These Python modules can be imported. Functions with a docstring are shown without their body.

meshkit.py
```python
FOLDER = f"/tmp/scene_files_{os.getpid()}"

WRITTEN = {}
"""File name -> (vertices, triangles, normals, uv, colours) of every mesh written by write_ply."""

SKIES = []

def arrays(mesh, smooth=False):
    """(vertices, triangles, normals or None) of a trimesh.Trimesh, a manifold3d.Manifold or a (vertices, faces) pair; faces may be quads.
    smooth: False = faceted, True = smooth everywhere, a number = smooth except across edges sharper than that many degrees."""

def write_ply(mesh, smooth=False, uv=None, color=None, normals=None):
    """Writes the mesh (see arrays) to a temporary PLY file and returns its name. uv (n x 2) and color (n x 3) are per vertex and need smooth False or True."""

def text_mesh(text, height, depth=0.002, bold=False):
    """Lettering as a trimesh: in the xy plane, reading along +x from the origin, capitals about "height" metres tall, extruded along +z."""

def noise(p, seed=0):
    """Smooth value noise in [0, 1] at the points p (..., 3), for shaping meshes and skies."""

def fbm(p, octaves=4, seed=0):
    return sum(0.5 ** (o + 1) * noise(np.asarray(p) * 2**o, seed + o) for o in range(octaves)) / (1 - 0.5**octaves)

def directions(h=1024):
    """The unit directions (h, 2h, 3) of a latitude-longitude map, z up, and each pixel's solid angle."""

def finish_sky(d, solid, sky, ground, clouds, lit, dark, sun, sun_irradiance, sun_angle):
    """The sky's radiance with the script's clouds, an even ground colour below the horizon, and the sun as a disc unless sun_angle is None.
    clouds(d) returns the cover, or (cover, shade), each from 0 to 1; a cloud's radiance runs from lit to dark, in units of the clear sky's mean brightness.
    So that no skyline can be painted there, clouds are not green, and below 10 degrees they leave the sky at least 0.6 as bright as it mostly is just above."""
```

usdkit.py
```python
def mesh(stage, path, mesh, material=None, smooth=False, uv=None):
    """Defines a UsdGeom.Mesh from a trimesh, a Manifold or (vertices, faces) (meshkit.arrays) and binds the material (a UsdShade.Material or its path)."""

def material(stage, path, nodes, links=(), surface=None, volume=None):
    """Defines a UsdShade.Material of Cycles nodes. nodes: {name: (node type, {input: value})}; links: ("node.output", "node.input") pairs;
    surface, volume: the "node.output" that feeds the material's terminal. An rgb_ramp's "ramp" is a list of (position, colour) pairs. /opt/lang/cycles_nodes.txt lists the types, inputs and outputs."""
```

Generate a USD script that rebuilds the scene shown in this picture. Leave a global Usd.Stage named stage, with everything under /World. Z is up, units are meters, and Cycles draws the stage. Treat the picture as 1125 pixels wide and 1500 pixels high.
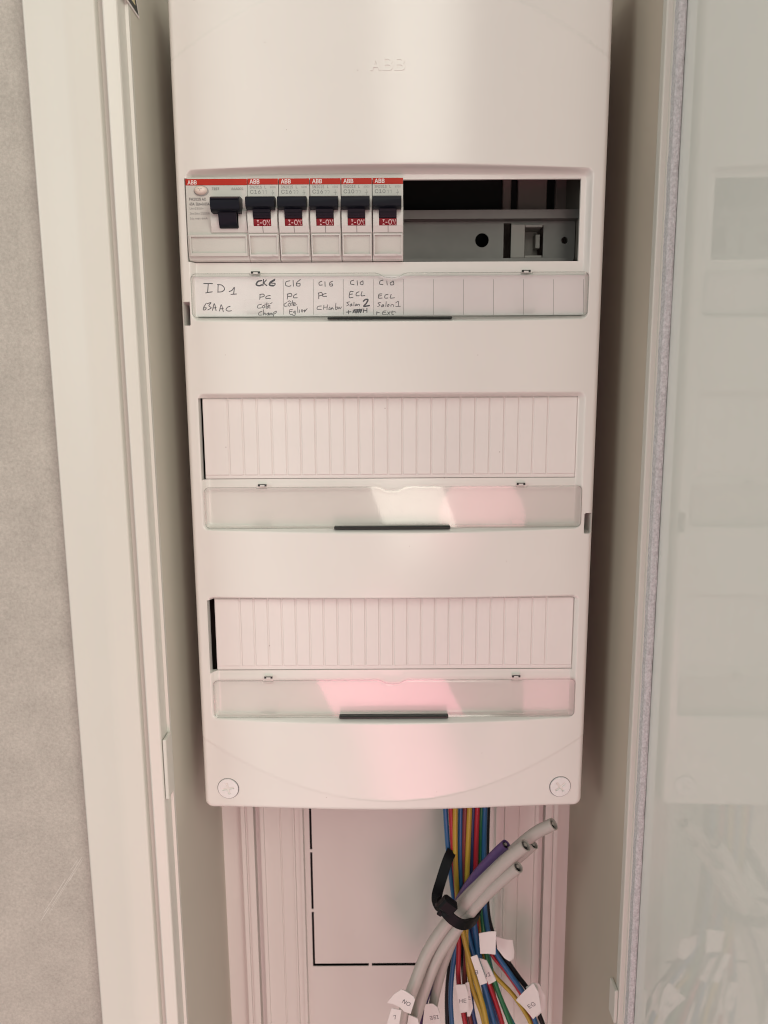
import math, random
import numpy as np, trimesh
from shapely.geometry import Polygon, LineString, Point, box as sbox
from shapely.ops import unary_union
from shapely import affinity
import usdkit, meshkit
from pxr import Usd, UsdGeom, UsdLux, UsdShade, Gf, Sdf

random.seed(5); np.random.seed(5)
stage = Usd.Stage.CreateInMemory()
UsdGeom.SetStageUpAxis(stage, UsdGeom.Tokens.z); UsdGeom.SetStageMetersPerUnit(stage, 1.0)
UsdGeom.Xform.Define(stage, '/World'); UsdGeom.Scope.Define(stage, '/World/Looks')

# ------------------------------------------------------------------ camera
FPX = 1127.0
TH, DIST, ROLL = math.radians(9.6), 0.468, math.radians(0.30)
CAM = np.array([-0.005, -DIST * math.cos(TH), DIST * math.sin(TH)])
FWD = np.array([0, math.cos(TH), -math.sin(TH)])
_U = np.array([0, math.sin(TH), math.cos(TH)]); _R = np.array([1.0, 0, 0])
RIGHT = math.cos(ROLL) * _R - math.sin(ROLL) * _U
UP = math.cos(ROLL) * _U + math.sin(ROLL) * _R
cam = UsdGeom.Camera.Define(stage, '/World/camera')
cam.CreateHorizontalApertureAttr(20.955); cam.CreateVerticalApertureAttr(20.955 * 4 / 3)
cam.CreateFocalLengthAttr(20.955 * FPX / 1125.0)
cam.CreateClippingRangeAttr(Gf.Vec2f(0.01, 50))
cam.CreateFStopAttr(9.0); cam.CreateFocusDistanceAttr(0.462)
cam.CreateExposureAttr(0.32)
cam.AddTransformOp().Set(Gf.Matrix4d(*RIGHT, 0, *UP, 0, *(-FWD), 0, *CAM, 1))

# ------------------------------------------------------------------ light: room light from a window behind and to the right of the camera, plus added lamps
def look(pos, target, roll=0.0):
    z = np.array(pos, float) - np.array(target, float); z /= np.linalg.norm(z)
    x = np.cross([0, 0, 1.0], z); x /= np.linalg.norm(x); y = np.cross(z, x)
    c, s = math.cos(roll), math.sin(roll)
    x, y = c * x + s * y, c * y - s * x
    return Gf.Matrix4d(*x, 0, *y, 0, *z, 0, *pos, 1)
def rect(name, pos, target, w, h, inten, col, roll=0.0):
    l = UsdLux.RectLight.Define(stage, '/World/' + name)
    l.CreateWidthAttr(w); l.CreateHeightAttr(h); l.CreateIntensityAttr(inten); l.CreateColorAttr(Gf.Vec3f(*col))
    l.AddTransformOp().Set(look(pos, target, roll))
    return l
usdkit.material(stage, '/World/Looks/room_light', {'b': ('background_shader', {'color': (1.0, 0.975, 0.91), 'strength': 0.24})}, surface='b.background')
dome = UsdLux.DomeLight.Define(stage, '/World/dome')
UsdShade.MaterialBindingAPI.Apply(dome.GetPrim()).Bind(UsdShade.Material.Get(stage, '/World/Looks/room_light'))
rect('window_light', (0.17, -2.0, 1.30), (0.0, 0, 0.10), 0.40, 1.5, 3.9, (1.0, 0.985, 0.865))
rect('added_side_light', (1.10, -1.9, 0.95), (0.0, 0, 0.05), 0.9, 1.3, 5.6, (1.0, 0.985, 0.865))  # unseen lamp added to make up light lost by the narrower window
rect('added_left_fill', (-1.7, -1.5, 0.5), (0.1, 0, 0.0), 0.9, 1.4, 2.6, (0.97, 1.0, 0.94))  # fill lamp added to brighten the open door
rect('added_lower_glow', (0.09, -2.0, -0.32), (0.0, 0, 0.0), 0.22, 0.34, 4.5, (1.0, 0.93, 0.80), 0.35)  # small lamp added for the cream reflection in the label holders
rect('pink_bounce_light', (0.03, -1.05, -0.62), (0, 0, -0.12), 0.24, 0.50, 4.3, (1.0, 0.30, 0.42), 0.50)  # lamp standing in for pink clothing, shaped for its reflection in the holders
dl = UsdLux.DiskLight.Define(stage, '/World/pink_upper_light'); dl.CreateRadiusAttr(0.085); dl.CreateIntensityAttr(3.0); dl.CreateColorAttr(Gf.Vec3f(1.0, 0.44, 0.48))
dl.AddTransformOp().Set(look((0.19, -1.05, -0.19), (0, 0, 0)))  # disk lamp added for the upper pink reflection
rect('added_low_pink_light', (0.15, -0.85, -0.92), (0, 0, -0.15), 0.9, 0.55, 1.05, (1.0, 0.58, 0.60))  # broad pink fill added from below, like light off clothing

# ------------------------------------------------------------------ materials
LK = '/World/Looks/'
def mat(name, col, rough=0.4, bump=0, bscale=400, var=0, vscale=30, **kw):
    n = {'p': ('principled_bsdf', {'base_color': col, 'roughness': rough, **kw})}; l = []
    if bump or var:
        n['tc'] = ('texture_coordinate', {})
    if bump:
        n['nz'] = ('noise_texture', {'scale': bscale, 'detail': 3.0}); n['bp'] = ('bump', {'strength': bump, 'distance': 0.0002})
        l += [('tc.object', 'nz.vector'), ('nz.fac', 'bp.height'), ('bp.normal', 'p.normal')]
    if var:
        a = tuple(c * (1 - var) for c in col); b = tuple(min(1, c * (1 + var)) for c in col)
        n['vn'] = ('noise_texture', {'scale': vscale, 'detail': 5.0, 'roughness': 0.6}); n['vr'] = ('rgb_ramp', {'ramp': [(0.3, a), (0.7, b)]})
        l += [('tc.object', 'vn.vector'), ('vn.fac', 'vr.fac'), ('vr.color', 'p.base_color')]
    return usdkit.material(stage, LK + name, n, l, surface='p.BSDF')
def clear(name, tint, rough, ior=1.49):
    return usdkit.material(stage, LK + name, {
        't': ('transparent_bsdf', {'color': tint}), 'g': ('glossy_bsdf', {'color': (1, 1, 1), 'roughness': rough}),
        'f': ('fresnel', {'IOR': ior}), 'm': ('mix_closure', {})},
        [('f.fac', 'm.fac'), ('t.BSDF', 'm.closure1'), ('g.BSDF', 'm.closure2')], surface='m.closure')
M = dict(
    cover=mat('cover_plastic', (0.79, 0.775, 0.735), 0.17, bump=0.06, bscale=900, var=0.012, vscale=14),
    blank=mat('blank_plastic', (0.78, 0.75, 0.72), 0.38, bump=0.08, bscale=900, var=0.012, vscale=40),
    paint=mat('cabinet_paint', (0.63, 0.62, 0.565), 0.34, bump=0.05, bscale=500, var=0.015, vscale=9),
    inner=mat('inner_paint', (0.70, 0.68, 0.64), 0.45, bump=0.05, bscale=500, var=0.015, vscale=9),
    sideright=mat('side_wall_shadow_paint', (0.50, 0.44, 0.36), 0.5, bump=0.05, bscale=500, var=0.02, vscale=9), side=mat('side_wall_paint', (0.56, 0.53, 0.455), 0.5, bump=0.05, bscale=500, var=0.02, vscale=9),  # right wall: darker copy of the paint, its shade put into the colour
    scr=mat('scratch_pale', (0.53, 0.51, 0.47), 0.9), screw=mat('screw_white', (0.84, 0.83, 0.82), 0.3), tie=mat('tie_black', (0.003, 0.0035, 0.005), 0.5, specular_ior_level=0.18), bracket=mat('bracket_grey', (0.33, 0.315, 0.29), 0.5), shade=mat('board_inside_shade_grey', (0.16, 0.145, 0.125), 0.6), strut=mat('strut_brown', (0.34, 0.26, 0.245), 0.6),  # inside grey and strut brown dimmed to carry the shade in the opening
    door=mat('door_lacquer', (0.81, 0.83, 0.78), 0.04, bump=0.012, bscale=60, var=0.01, vscale=6),
    foam=mat('seal_foam', (0.57, 0.565, 0.575), 0.95, bump=1.0, bscale=1400, var=0.22, vscale=700),
    breaker=mat('breaker_plastic', (0.60, 0.595, 0.555), 0.38, bump=0.05, bscale=1500),
    nose=mat('breaker_nose_plastic', (0.64, 0.63, 0.60), 0.38, bump=0.05, bscale=1500),
    black=mat('toggle_black', (0.004, 0.005, 0.011), 0.42, specular_ior_level=0.22),
    dark=mat('unlit_black', (0.008, 0.008, 0.008), 0.7),  # black standing in for unlit space behind openings
    red=mat('band_red', (0.46, 0.022, 0.009), 0.45, specular_ior_level=0.3),
    onred=mat('indicator_red', (0.21, 0.005, 0.012), 0.45, specular_ior_level=0.3),
    ink=mat('print_grey', (0.20, 0.20, 0.20), 0.6),
    inklight=mat('print_light_grey', (0.33, 0.33, 0.32), 0.6),
    inkwhite=mat('print_white', (0.80, 0.74, 0.72), 0.5),
    pen=mat('pen_ink', (0.085, 0.088, 0.10), 0.6),
    paper=mat('label_paper', (0.84, 0.83, 0.82), 0.8, bump=0.1, bscale=700, var=0.01, vscale=60),
    tagm=mat('tag_paper', (0.72, 0.69, 0.67), 0.6, bump=0.1, bscale=300),
    zinc=mat('rail_zinc', (0.21, 0.205, 0.195), 0.45, metallic=0.4, var=0.06, vscale=60),
    button=mat('test_button_white', (0.80, 0.70, 0.62), 0.35),
    wboard=None,
    clear=clear('clear_plastic', (0.997, 0.999, 0.996), 0.035, 1.35), window=clear('window_plastic', (0.998, 0.999, 0.998), 0.20, 1.12), edge=clear('clear_plastic_edge', (0.76, 0.78, 0.76), 0.10, 1.4),
    grip=mat('grip_rubber', (0.018, 0.022, 0.02), 0.45),
    grey=mat('cable_grey', (0.45, 0.415, 0.385), 0.42, bump=0.05, bscale=300, var=0.03, vscale=50),
    purple=mat('cable_purple', (0.12, 0.065, 0.20), 0.4),
    core=mat('cable_core', (0.09, 0.08, 0.08), 0.6),
    blue=mat('wire_blue', (0.022, 0.105, 0.25), 0.33), dblue=mat('wire_dark_blue', (0.03, 0.06, 0.17), 0.33),
    wred=mat('wire_red', (0.36, 0.012, 0.025), 0.33), maroon=mat('wire_maroon', (0.17, 0.03, 0.03), 0.35),
    yellow=mat('wire_yellow', (0.42, 0.29, 0.035), 0.33), green=mat('wire_green', (0.02, 0.17, 0.07), 0.33),
    wblack=mat('wire_black', (0.005, 0.006, 0.009), 0.42, specular_ior_level=0.3), teal=mat('wire_teal', (0.02, 0.17, 0.19), 0.33),
    warn=mat('sticker_yellow', (0.62, 0.55, 0.32), 0.5),
)
usdkit.material(stage, LK + 'plasterboard', {
    'tc': ('texture_coordinate', {}),
    'n1': ('noise_texture', {'scale': 700.0, 'detail': 4.0, 'roughness': 0.7}), 'n2': ('noise_texture', {'scale': 36.0, 'detail': 5.0, 'roughness': 0.6}),
    'r1': ('rgb_ramp', {'ramp': [(0.30, (0.385, 0.36, 0.32)), (0.70, (0.51, 0.48, 0.43))]}),
    'r2': ('rgb_ramp', {'ramp': [(0.30, (0.85, 0.85, 0.85)), (0.72, (1.0, 1.0, 1.0))]}),
    'mx': ('mix', {'mix_type': 'multiply', 'fac': 1.0}), 'bp': ('bump', {'strength': 0.25, 'distance': 0.0003}),
    'p': ('principled_bsdf', {'roughness': 0.9})},
    [('tc.object', 'n1.vector'), ('tc.object', 'n2.vector'), ('n1.fac', 'r1.fac'), ('n2.fac', 'r2.fac'), ('r1.color', 'mx.color1'), ('r2.color', 'mx.color2'),
     ('mx.color', 'p.base_color'), ('n1.fac', 'bp.height'), ('bp.normal', 'p.normal')], surface='p.BSDF')
M['wboard'] = UsdShade.Material.Get(stage, LK + 'plasterboard')

# ------------------------------------------------------------------ helpers
def at(px, py, Y=0.0):
    """The point of the plane y = Y that the photograph shows at pixel (px, py)."""
    d = FWD + (px - 562.5) / FPX * RIGHT - (py - 750) / FPX * UP
    return CAM + d * (Y - CAM[1]) / d[1]
def free(path):
    if not stage.GetPrimAtPath(path): return path
    k = 1
    while stage.GetPrimAtPath(f'{path}_{k:03d}'): k += 1
    return f'{path}_{k:03d}'
LOC = {}
def tag(p, label=None, cat=None, group=None, kind=None):
    for k, v in (('label', label), ('category', cat), ('group', group), ('kind', kind)):
        if v: p.SetCustomDataByKey(k, v)
    return p
def thing(name, label, cat, loc=(0, 0, 0), group=None):
    x = UsdGeom.Xform.Define(stage, free('/World/' + name)); x.AddTranslateOp().Set(Gf.Vec3d(*map(float, loc)))
    LOC[str(x.GetPath())] = np.array(loc, float)
    return tag(x.GetPrim(), label, cat, group)
def cat_(ms):
    return trimesh.util.concatenate(ms) if isinstance(ms, (list, tuple)) else ms
def obj(name, mesh, m, parent=None, smooth=False, label=None):
    base = str(parent.GetPath()) if parent is not None else '/World'
    root = '/'.join(base.split('/')[:3]); off = LOC.get(root, np.zeros(3))
    mesh = cat_(mesh).copy(); mesh.vertices = np.asarray(mesh.vertices) - off
    p = usdkit.mesh(stage, free(base + '/' + name), mesh, M[m] if isinstance(m, str) else m, smooth=smooth).GetPrim()
    return tag(p, label)
def dup(src, loc, label):
    r = thing(src.GetName().rsplit('_0', 1)[0], label, src.GetCustomDataByKey('category'), loc, src.GetCustomDataByKey('group'))
    r.GetReferences().AddInternalReference(src.GetPath()); r.SetInstanceable(True)
    tag(r, label)
    return r
def front(m, Y=0.0):
    """xy-plane mesh with thickness along +z -> stands in the xz plane at y = Y, thickness towards the viewer."""
    v = np.asarray(m.vertices); m = m.copy(); m.vertices = np.stack([v[:, 0], Y - v[:, 2], v[:, 1]], 1); return m
def plate(poly, Y, t):
    """Polygon in (x, z), its back at y = Y, thickness t towards the viewer."""
    gs = getattr(poly, 'geoms', [poly])
    return cat_([front(trimesh.creation.extrude_polygon(g, t, engine='earcut'), Y) for g in gs if g.area > 0])
def rr(x0, z0, x1, z1, r):
    return sbox(x0 + r, z0 + r, x1 - r, z1 - r).buffer(r, quad_segs=5)
def bx(x0, x1, y0, y1, z0, z1, c=0.0):
    """A box, edges chamfered by c."""
    if c <= 0:
        return trimesh.creation.box(bounds=[(x0, y0, z0), (x1, y1, z1)])
    p = []
    for sx in (0, 1):
        for sy in (0, 1):
            for sz in (0, 1):
                X, Yy, Z = (x0, x1)[sx], (y0, y1)[sy], (z0, z1)[sz]
                dx, dy, dz = c * (1 - 2 * sx), c * (1 - 2 * sy), c * (1 - 2 * sz)
                p += [(X, Yy + dy, Z + dz), (X + dx, Yy, Z + dz), (X + dx, Yy + dy, Z)]
    return trimesh.convex.convex_hull(np.array(p))
def prof_x(yz, x0, x1):
    """Profile in (y, z) extruded along x."""
    m = trimesh.creation.extrude_polygon(Polygon([(y, z) for y, z in yz]), x1 - x0, engine='earcut')
    v = np.asarray(m.vertices); m.vertices = np.stack([v[:, 2] + x0, v[:, 0], v[:, 1]], 1); return m
def prof_z(xy, z0, z1):
    m = trimesh.creation.extrude_polygon(Polygon(xy), z1 - z0, engine='earcut'); m.apply_translation((0, 0, z0)); return m
def text(s, x, z, h, Y, depth=0.00006, bold=False, width=None, rot=0.0):
    m = meshkit.text_mesh(s, h, depth, bold)
    if width:
        w = m.bounds[1][0] - m.bounds[0][0]; m.apply_scale([width / w, 1, 1])
    if rot: m.apply_transform(trimesh.transformations.rotation_matrix(rot, (0, 0, 1)))
    m.apply_translation((x, z, 0)); return front(m, Y)
def spline(P, n=10):
    P = np.asarray(P, float); P = np.vstack([2 * P[0] - P[1], P, 2 * P[-1] - P[-2]]); out = []
    for i in range(1, len(P) - 2):
        for t in np.linspace(0, 1, n, endpoint=False):
            a, b, c, d = P[i - 1], P[i], P[i + 1], P[i + 2]
            out.append(0.5 * (2 * b + (c - a) * t + (2 * a - 5 * b + 4 * c - d) * t * t + (3 * b - a - 3 * c + d) * t ** 3))
    return np.array(out + [P[-2]])
def frames(path, up=(0, 1, 0)):
    T = np.gradient(path, axis=0); T /= np.linalg.norm(T, axis=1)[:, None]
    N = []; n = np.array(up, float)
    for t in T:
        n = n - t * (n @ t); n /= np.linalg.norm(n); N.append(n.copy())
    N = np.array(N); return T, N, np.cross(T, N)
def sweep(path, section, closed=True, caps=True):
    """section: (k, 2) in the (normal, binormal) frame."""
    T, N, B = frames(path); S = np.asarray(section); k = len(S)
    V = (path[:, None] + S[None, :, :1] * N[:, None] + S[None, :, 1:] * B[:, None]).reshape(-1, 3)
    F = []
    m = k if closed else k - 1
    for i in range(len(path) - 1):
        for j in range(m):
            a, b = i * k + j, i * k + (j + 1) % k
            F += [(a, b, b + k), (a, b + k, a + k)]
    if caps and closed:
        for i0, s in ((0, -1), ((len(path) - 1) * k, 1)):
            V = np.vstack([V, V[i0:i0 + k].mean(0)]); c = len(V) - 1
            F += [((i0 + j), (i0 + (j + 1) % k), c)[::s] for j in range(k)]
    return trimesh.Trimesh(V, F, process=False)
def circ(r, n=12, a0=0, a1=2 * math.pi, end=False):
    a = np.linspace(a0, a1, n, endpoint=end); return np.stack([r * np.cos(a), r * np.sin(a)], 1)
def tube(path, r, n=12):
    return sweep(path, circ(r, n))

# ------------------------------------------------------------------ wall and cabinet
ZB, ZT = -0.62, 0.50
CROOK = math.radians(0.16)
def crook(m):
    """The cabinet hangs a touch out of plumb with the board inside it."""
    m = cat_(m).copy(); v = np.asarray(m.vertices); c, s = math.cos(CROOK), math.sin(CROOK)
    m.vertices = np.stack([c * v[:, 0] - s * v[:, 2], v[:, 1], s * v[:, 0] + c * v[:, 2]], 1); return m
XL, XR, YF, YB = -0.1352, 0.1400, -0.036, 0.100
w = obj('wall', bx(-0.75, -0.150, -0.022, 0.02, ZB - 0.1, ZT + 0.1), 'wboard', smooth=False)
tag(w, 'bare speckled grey plasterboard wall left of the cabinet frame', 'wall', kind='structure')

scratches = []
for k in range(9):
    u0, u1 = sorted(random.uniform(0, 1) for _ in range(2)); off = random.uniform(-3, 3)
    a_ = at(60 + 62 * u0 + off, 1352 - 100 * u0 + off, -.0222); b_ = at(60 + 62 * u1 + off, 1352 - 100 * u1 + off * .5, -.0222)
    scratches.append(LineString([(a_[0], a_[2]), (b_[0], b_[2])]).buffer(random.uniform(.00010, .00022), cap_style=2))
obj('scratch', plate(unary_union(scratches), -.02202, .00003), 'scr', w)

cab = thing('electrical_cabinet', 'white painted recessed electrical cabinet with its glossy door swung open', 'cabinet')
def arc(cx, cy, r, a0, a1, n=5):
    return [(cx + r * math.cos(math.radians(a)), cy + r * math.sin(math.radians(a))) for a in np.linspace(a0, a1, n)]
FO = -0.1865
casing = [(FO, -0.0225), (FO, -0.0325)] + arc(FO + 0.0016, -0.0330, 0.0016, 180, 270) + [(-0.176, -0.0350), (-0.166, -0.0364), (-0.1635, -0.0366), (-0.160, -0.0366), (-0.1505, -0.0358)] \
    + arc(-0.1502, -0.0346, 0.0012, 270, 360)[1:] + [(-0.1485, -0.0318), (-0.1447, -0.0318), (-0.1442, -0.0345)] + arc(-0.1432, -0.0385, 0.001, 180, 270) \
    + [(-0.1385, -0.0380)] + arc(-0.1382, -0.0368, 0.0012, 270, 360) + [(-0.1368, -0.0260), (XL, -0.0255), (XL, -0.0225)]
frame = obj('frame', crook(prof_z(casing, ZB, ZT)), 'paint', cab, smooth=25)
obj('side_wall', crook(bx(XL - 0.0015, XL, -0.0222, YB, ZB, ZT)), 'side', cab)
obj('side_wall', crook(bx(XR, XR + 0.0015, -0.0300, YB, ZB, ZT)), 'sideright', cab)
# right rim: folded flat edge with a thin raised bead on its outer side
rim = [(XR, -0.0302), (XR, -0.0352)] + arc(XR + 0.0008, -0.0354, 0.0008, 180, 270) + [(XR + 0.0030, -0.0362), (XR + 0.0031, -0.0369)] \
    + arc(XR + 0.0038, -0.0372, 0.0007, 180, 360) + [(XR + 0.0045, -0.0302)]
obj('rim', crook(prof_z(rim, ZB, ZT)), 'paint', cab, smooth=30)
p0, p1 = at(242, 1080, -0.034), at(245, 1166, -0.034)
obj('catch_plate', crook(bx(-0.1366, -0.1345, -0.0372, -0.0262, p1[2], p0[2], 0.0004)), 'paint', cab)
p0, p1 = at(897, 1443, -0.030), at(897, 1490, -0.030)
obj('catch_plate', crook(bx(XR - 0.0022, XR - 0.0001, -0.0352, -0.0240, p1[2], p0[2], 0.0004)), 'paint', cab)
# back panel with real knock-out slots and a black sheet behind, painted for their darkness
SX, SZ, SW = -0.0655, -0.3940, 0.0009
slots = []
for a, b in ((-0.20, -0.290), (-0.2925, -0.3430), (-0.3455, SZ)):
    slots.append(sbox(SX - SW, b - (SW if b == SZ else 0), SX + SW, a))
for a, b in ((SX - SW, -0.0205), (-0.0180, 0.0270), (0.0295, 0.0720)):
    slots.append(sbox(a, SZ - .0013, b, SZ + .0013))
back = sbox(XL, ZB, XR, ZT).difference(unary_union(slots))
obj('back_panel', crook(plate(back, YB + 0.0006, 0.0006)), 'inner', cab)
obj('slot_dark_sheet', crook(bx(XL, XR, YB + 0.010, YB + 0.012, ZB, ZT)), 'dark', cab)
obj('top_panel', crook(bx(XL, XR, -0.0222, YB, ZT - 0.0015, ZT)), 'inner', cab)
obj('bottom_panel', crook(bx(XL, XR, -0.0222, YB, ZB, ZB + 0.0015)), 'inner', cab)
# vertical mounting profiles standing on the back panel, ribbed
def profile(x0, sgn):
    s = [(0, 0), (0, .0105), (.0030, .0105), (.0032, .0085), (.0050, .0085), (.0052, .0110), (.0098, .0110), (.0100, .0020), (.0150, .0020), (.0152, .0125), (.0180, .0125),
         (.0182, .0108), (.0300, .0108), (.0303, .0100), (.0310, .0100), (.0313, .0108), (.0400, .0108), (.0402, .0118), (.0415, .0118), (.0417, .0090), (.0455, .0090), (.0457, .0108), (.0480, .0108), (.0480, 0)]
    return [(x0 + sgn * a, YB - b) for a, b in s]
obj('mounting_profile', crook(prof_z(profile(-0.1185, 1), ZB + 0.01, ZT - 0.01)), 'inner', cab)
obj('mounting_profile', crook(prof_z(profile(0.1285, -1)[::-1], ZB + 0.01, ZT - 0.01)), 'inner', cab)
# door, open at a right angle, and its foam seal
XD = 0.1478
door = bx(XD, XD + 0.018, -0.345, -0.0305, ZB, ZT, 0.0012)
obj('door', crook(door), 'door', cab, label='glossy off white door standing open at the right')
def foam_strip():
    zs = np.linspace(ZB + 0.02, ZT - 0.02, 700); sec = []
    base = [(-.0014, -.0034), (.0024, -.0034), (.0024, .0028), (.0012, .0034), (-.0006, .0034), (-.0014, .0026)]
    V = []
    for z in zs:
        for (a, b) in base:
            k = meshkit.noise(np.array([a * 900, b * 900, z * 320])) - 0.5
            k2 = meshkit.noise(np.array([3.0, b * 100, z * 60])) - 0.5
            V.append((0.14505 + a + 0.0005 * k * (a < .002) + .0003 * k2, -0.0405 - b - 0.0005 * k, z))
    n = len(base); F = []
    for i in range(len(zs) - 1):
        for j in range(n):
            a, b = i * n + j, i * n + (j + 1) % n
            F += [(a, b + n, b), (a, a + n, b + n)]
    return trimesh.Trimesh(V, F, process=False)
fm = foam_strip(); fm.fix_normals()
obj('foam_seal', crook(fm), 'foam', cab)

# ------------------------------------------------------------------ distribution board
board = thing('distribution_board', 'white plastic distribution board with three rows of modules inside the cabinet', 'distribution board')
W2, Z0, Z1 = 0.1226, -0.1950, 0.3030
FLOOR = 0.0045
ROWS = [dict(rec=(-0.1165, 0.1135, 0.1147, 0.1968), open=(-0.1172, 0.1468, 0.1089, 0.1922), up=.0013, dn=.0013),
        dict(rec=(-0.1156, -0.0108, 0.1149, 0.0718), open=(-0.1150, 0.0200, 0.1115, 0.0690), up=0, dn=.0012),
        dict(rec=(-0.1150, -0.1330, 0.1157, -0.0524), open=(-0.1149, -0.1025, 0.1138, -0.0548), up=0, dn=.0014)]
LATCH = [(-0.1212, 0.1110, -0.1172, 0.1245), (0.1172, -0.0140, 0.1212, -0.0012)]
def rsd(x, z, r, rad):
    cx, cz, hx, hz = (r[0] + r[2]) / 2, (r[1] + r[3]) / 2, (r[2] - r[0]) / 2 - rad, (r[3] - r[1]) / 2 - rad
    qx, qz = np.abs(x - cx) - hx, np.abs(z - cz) - hz
    return np.hypot(np.maximum(qx, 0), np.maximum(qz, 0)) + np.minimum(np.maximum(qx, qz), 0) - rad
def sstep(t):
    t = np.clip(t, 0, 1); return t * t * (3 - 2 * t)
def lines(lo, hi, coarse, spots, fixed):
    g = list(np.arange(lo, hi, coarse)) + [hi]
    for c, a, b, s in spots: g += list(np.arange(c - a, c + b, s))
    g = np.array(sorted(v for v in g if lo <= v <= hi)); fixed = np.array(sorted(fixed))
    keep = [v for v in g if np.min(np.abs(fixed - v)) > 0.00022]
    g = np.array(sorted(keep + list(fixed))); return g[np.concatenate([[True], np.diff(g) > 0.00015])]
fx = sorted({-W2, W2} | {r['open'][0] for r in ROWS} | {r['open'][2] for r in ROWS})
fz = sorted({Z0, Z1} | {r['open'][1] for r in ROWS} | {r['open'][3] for r in ROWS})
GX = lines(-W2, W2, 0.0016, [(-W2, 0, .0095, .00045), (W2, .0125, 0, .00045)], fx)
GZ = lines(Z0, Z1, 0.0020, [(Z0, 0, .006, .0005), (Z1, .006, 0, .0005), (-0.17, .022, .026, .0009), (.272, .02, .03, .0012)]
           + [(r['rec'][1], .0045, .0055, .0005) for r in ROWS] + [(r['rec'][3], .0055, .0045, .0005) for r in ROWS]
           + [(a[1], .002, .002, .0004) for a in LATCH] + [(a[3], .002, .002, .0004) for a in LATCH], fz)
X, Z = np.meshgrid(GX, GZ, indexing='ij')
def cover_y(X, Z):
    u = 1 - (X / W2) ** 2
    cyl = -0.0060 * u; flat = -0.0012 * u
    za = -0.1868 + 0.0405 * (X / 0.12) ** 2; zt = 0.2950 - 0.0405 * (X / 0.12) ** 2
    d = np.maximum(za - Z, Z - zt)
    y = cyl + 0.11 * np.maximum(d, 0) * u
    y = y + 0.00028 * sstep(d / 0.0009)
    for r in ROWS:
        x0, z0, x1, z1 = r['rec']; q = np.clip(1 - (X / 0.115) ** 2, 0, 1)
        Zc = Z.copy(); Zc = np.where(Z > (z0 + z1) / 2, Z - r['up'] * q, Z + r['dn'] * q)
        sd = rsd(X, Zc, r['rec'], 0.0042)
        y = y + (FLOOR - y) * sstep(-sd / 0.0030)
    for l in LATCH:
        sd = rsd(X, Z, l, 0.0007); y = y + (0.0160 - y) * sstep(-sd / 0.0006)
    R = 0.0032
    sd = -rsd(X, Z, (-W2, Z0, W2, Z1), 0.0055); e = np.clip(R - sd, 0, R)
    return y + R - np.sqrt(np.maximum(R * R - e * e, 0))
# corner vertices outside the rounded outline are drawn in to it
rad = 0.0055
cx = np.clip(X, -W2 + rad, W2 - rad); cz = np.clip(Z, Z0 + rad, Z1 - rad); dd = np.hypot(X - cx, Z - cz)
k = np.where(dd > rad, rad / np.maximum(dd, 1e-9), 1); Xc, Zc = cx + (X - cx) * k, cz + (Z - cz) * k
Yc = cover_y(Xc, Zc)
nx, nz = len(GX), len(GZ)
idx = np.arange(nx * nz).reshape(nx, nz); V = np.stack([Xc, Yc, Zc], -1).reshape(-1, 3)
mx, mz = (GX[:-1] + GX[1:]) / 2, (GZ[:-1] + GZ[1:]) / 2
hole = np.zeros((nx - 1, nz - 1), bool)
for r in ROWS:
    o = r['open']; hole |= ((mx > o[0]) & (mx < o[2]))[:, None] & ((mz > o[1]) & (mz < o[3]))[None, :]
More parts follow.
